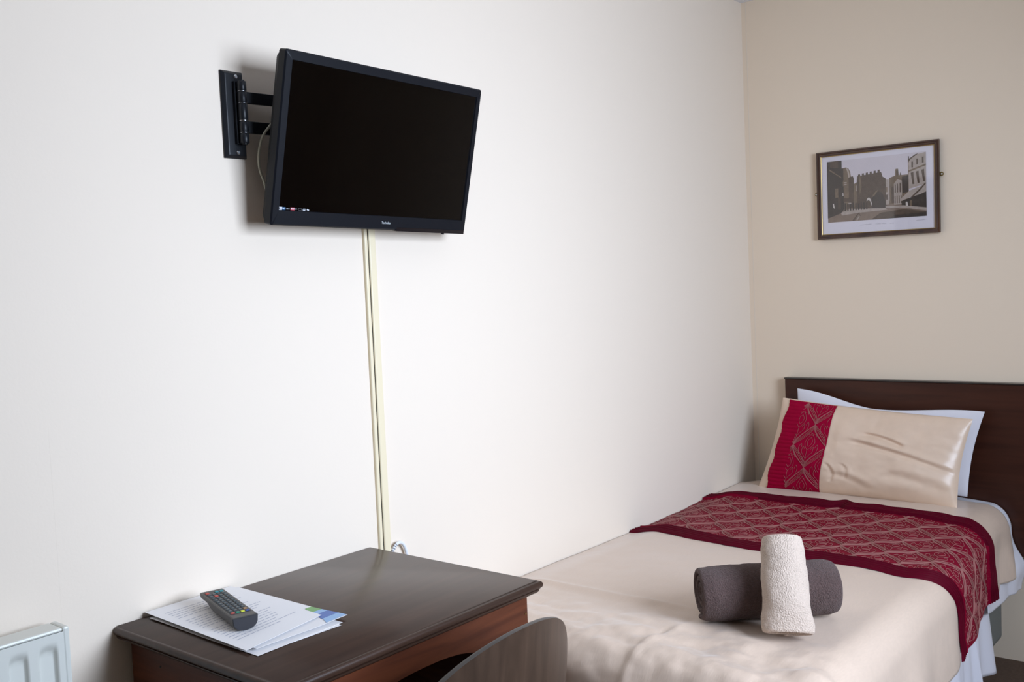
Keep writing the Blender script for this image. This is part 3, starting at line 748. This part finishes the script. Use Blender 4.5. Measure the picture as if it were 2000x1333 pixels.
# ------------------------------------------------------------------ papers on the desk
def sheet(name, C, z0, mt, label, group, curl=lambda u, v: 0, extra=None, th=.0004):
    """C: corners far-left, far-right, near-right, near-left (x, y)"""
    C = [Vector((x, y, 0)) for x, y in C]
    def S(u, v, h=0):
        p = (C[0]*(1-u)+C[1]*u)*(1-v)+(C[3]*(1-u)+C[2]*u)*v; return Vector((p.x, p.y, z0+curl(u, v)+h))
    b = MB(); b.grid(lambda u, v: S(u, v, th), 24, 24, True); b.grid(lambda u, v: S(u, v, 0), 24, 24)
    for q in range(24):
        for f in (lambda t: (t, 0), lambda t: (t, 1), lambda t: (0, t), lambda t: (1, t)):
            a, c = f(q/24), f((q+1)/24); b.quad(S(*a), S(*c), S(*c, th), S(*a, th))
    if extra: extra(b, S, th)
    o = b.build(name, mt if isinstance(mt, list) else [mt], None)
    return tag(o, label, 'paper', group)
G = None
sheet('sheet_of_paper', [(-2.618, -.012), (-2.444, -.022), (-2.468, -.374), (-2.642, -.366)], .7502, PAPER, 'bottom sheet of the paper stack, its near corner poking out to the right', G, lambda u, v: .0005)
sheet('sheet_of_paper', [(-2.652, -.030), (-2.452, -.012), (-2.458, -.366), (-2.652, -.372)], .7513, PAPER, 'second sheet from the bottom of the stack, with a raised left edge', G, lambda u, v: .003*sstep(.2, 0, u)*sstep(.6, 0, v))
def print3(b, S, th):
    for c, u0, u1, v0, v1 in ((1, .80, .995, .84, .93), (2, .76, .995, .93, .995), (3, .87, .995, .70, .79), (2, .84, .995, .79, .84)):
        b.cur = c; b.grid(lambda p, q: S(u0+.05*(1-q)+(u1-u0-.05*(1-q))*p, v0+(v1-v0)*q, th+.0006), 14, 14, True)
sheet('sheet_of_paper', [(-2.640, -.010), (-2.440, -.010), (-2.439, -.358), (-2.640, -.352)], .7548, [PAPER, BLUEP, LBLUE, GREENP], 'white sheet with blue and green print at its right corner, second from the top', G, lambda u, v: .001+.003*sstep(.7, 1, v)*sstep(.6, 1, u), print3)
def print4(b, S, th):
    b.cur = 1; r = random.Random(5)
    for k in range(21):
        v = .12+.036*k
        if k in (5, 12): continue
        u = .10; end = r.uniform(.55, .88)
        while u < end:
            l = r.uniform(.03, .09)
            n = b.add([S(a, c, th+.0002) for a, c in ((u, v), (u+l, v), (u+l, v+.0075), (u, v+.0075))]); b.face((n+3, n+2, n+1, n)); u += l+.012
sheet('sheet_of_paper', [(-2.648, -.006), (-2.452, -.006), (-2.468, -.318), (-2.661, -.352)], .7596, [PAPER, PRINTG], 'printed white sheet lying on top of the stack under the remote control', G, lambda u, v: .0003-.0004*v, print4)

# ------------------------------------------------------------------ remote control
f_near = Vector((-2.599, -.265, .785)); f_far = Vector((-2.543, -.0745, .785))
dl = (f_far-f_near).normalized(); dwv = Vector((dl.y, -dl.x, 0)); RLn = (f_far-f_near).length
T = thing('remote_control', (f_near.x, f_near.y, .7602), 'charcoal television remote control with coloured buttons lying on the papers', 'remote control')
T.matrix_world = Matrix(((dwv.x, dl.x, 0, f_near.x), (dwv.y, dl.y, 0, f_near.y), (0, 0, 1, .7600), (0, 0, 0, 1)))
def rp(b, name, mt, **k): o = b.build(name, mt, None, **k); o.parent = T; return o
RW, RH = .0235, .0235
b = MB(); loops = []
for q in range(33):
    f = q/32; y = f*RLn; lift = .0115*sstep(.66, .80, f); pts = []
    e = 0
    wdt = RW-.0008*(f > .97)
    for k in range(13):
        a = pi+k*pi/12; xx = cos(a)*wdt; zz = RH-(RH-lift)*max(0, -sin(a))**.62
        pts.append((xx, y, zz))
    pts += [(wdt, y, RH+.0015), (wdt-.002, y, RH+.003), (-wdt+.002, y, RH+.003), (-wdt, y, RH+.0015)]
    loops.append(pts)
b.loft(loops); rp(b, 'body', REMOTE, smooth='auto', angle=35)
b = MB(); pts = []
for k in range(13):
    a = pi+k*pi/12; pts.append((cos(a)*(RW-.0008), RH-RH*max(0, -sin(a))**.62*.98))
pts += [(RW-.001, RH+.001), (-RW+.001, RH+.001)]
b.loft([[(x, -.0012, z) for x, z in pts], [(x, .0008, z) for x, z in pts]]); rp(b, 'end_cap', REMOTED)
b = MB(); b.box((-RW+.0045, .022, RH+.0022), (RW-.0045, RLn-.008, RH+.0034)); rp(b, 'keypad', REMOTED)
rows = 12
for r in range(rows):
    for c in range(4):
        y = .0275+r*.0139; x = -.0138+c*.0092
        mt = BTN
        if r == 0: mt = (BRED, BGRN, BYEL, BBLU)[c]
        if r == 1 and c == 3: mt = BTAN
        if r == rows-1: mt = (BRED, BTN, BTEAL, BTEAL)[c]
        if r == rows-3 and c == 1: mt = BRED
        if r == rows-1 and c == 1: continue
        b = MB(); sx, sy = .0034, .0036 if r else .0030
        b.loft([[(x-sx, y-sy, RH+.0032), (x+sx, y-sy, RH+.0032), (x+sx, y+sy, RH+.0032), (x-sx, y+sy, RH+.0032)], [(x-sx, y-sy, RH+.0045), (x+sx, y-sy, RH+.0045), (x+sx, y+sy, RH+.0045), (x-sx, y+sy, RH+.0045)], [(x-sx+.0008, y-sy+.0008, RH+.0052), (x+sx-.0008, y-sy+.0008, RH+.0052), (x+sx-.0008, y+sy-.0008, RH+.0052), (x-sx+.0008, y+sy-.0008, RH+.0052)]])
        if mt is BTN: b.cur = 1; b.box((x-.0016, y-.0005, RH+.0051), (x+.0016, y+.0005, RH+.0054))
        o = rp(b, 'button', [mt, BTNL])
        if mt is not BTN: o['label'] = mt.name.replace('_', ' ')

# ------------------------------------------------------------------ chair
CXc, CYc = -2.368, -.70
T = thing('desk_chair', (CXc, -.5, 0), 'dark bentwood chair with rounded plywood back drawn up to the desk', 'chair')
b = MB()
HWc = .212; ZB, ZT = .50, .787
def bk(a, h, side):
    x = a; z = h
    y = CYc+.30*min(1, (a/HWc)**2)*HWc+ -.10*(z-.5)
    return Vector((CXc+x, y+side*.0055, z))
def outline(th):
    ca, sa = cos(th), sin(th); ex = 2/2.02
    return (HWc*abs(ca)**ex*(1 if ca > 0 else -1), (ZB+ZT)/2+(ZT-ZB)/2*abs(sa)**ex*(1 if sa > 0 else -1))
K = 96; rings = [1-.0, .985]
def disc(side, flip):
    base = []
    for q in range(0, 17):
        f = 1-q/16
        base.append(b.add([bk(outline(2*pi*k/K)[0]*f*(.992), (ZB+ZT)/2+(outline(2*pi*k/K)[1]-(ZB+ZT)/2)*f*.992, side) for k in range(K)]) if q < 16 else b.add([bk(0, (ZB+ZT)/2, side)]))
    for q in range(15):
        for k in range(K):
            j = (k+1) % K; f = (base[q]+k, base[q]+j, base[q+1]+j, base[q+1]+k); b.face(f[::-1] if flip else f)
    for k in range(K):
        j = (k+1) % K; f = (base[15]+k, base[15]+j, base[16]); b.face(f[::-1] if flip else f)
    return base[0]
b.cur = 0; n0 = disc(-1, False); n1 = disc(1, True)
b.cur = 1; mid = b.add([bk(*outline(2*pi*k/K), 0) for k in range(K)])
for k in range(K):
    j = (k+1) % K; b.face((n0+j, n0+k, mid+k, mid+j)); b.face((mid+j, mid+k, n1+k, n1+j))
b.build('backrest', [CHAIRW, CHAIRE], T, 'auto', angle=50)
b = MB(); loops = []
for z, i in ((.435, .012), (.438, .003), (.444, 0), (.448, .004)):
    loops.append([(CXc+x, -.50+y, z) for x, y, _ in rrect(-.20+i, -.19+i, .20-i, .20-i, 0, .09, 8)])
b.loft(loops); b.build('seat', CHAIRW, T, 'auto')
for sx in (-1, 1):
    b = MB(); b.tube(bez([(CXc+sx*.17, -.66, 0), (CXc+sx*.165, -.655, .25), (CXc+sx*.16, -.665, .44), (CXc+sx*.13, -.675, .56), (CXc+sx*.12, -.672, .60)], 6), .010, 12); b.build('leg', CHROME, T, True)
    b = MB(); b.tube([(CXc+sx*.175, -.33, 0), (CXc+sx*.155, -.36, .436)], .010, 12); b.build('leg', CHROME, T, True)
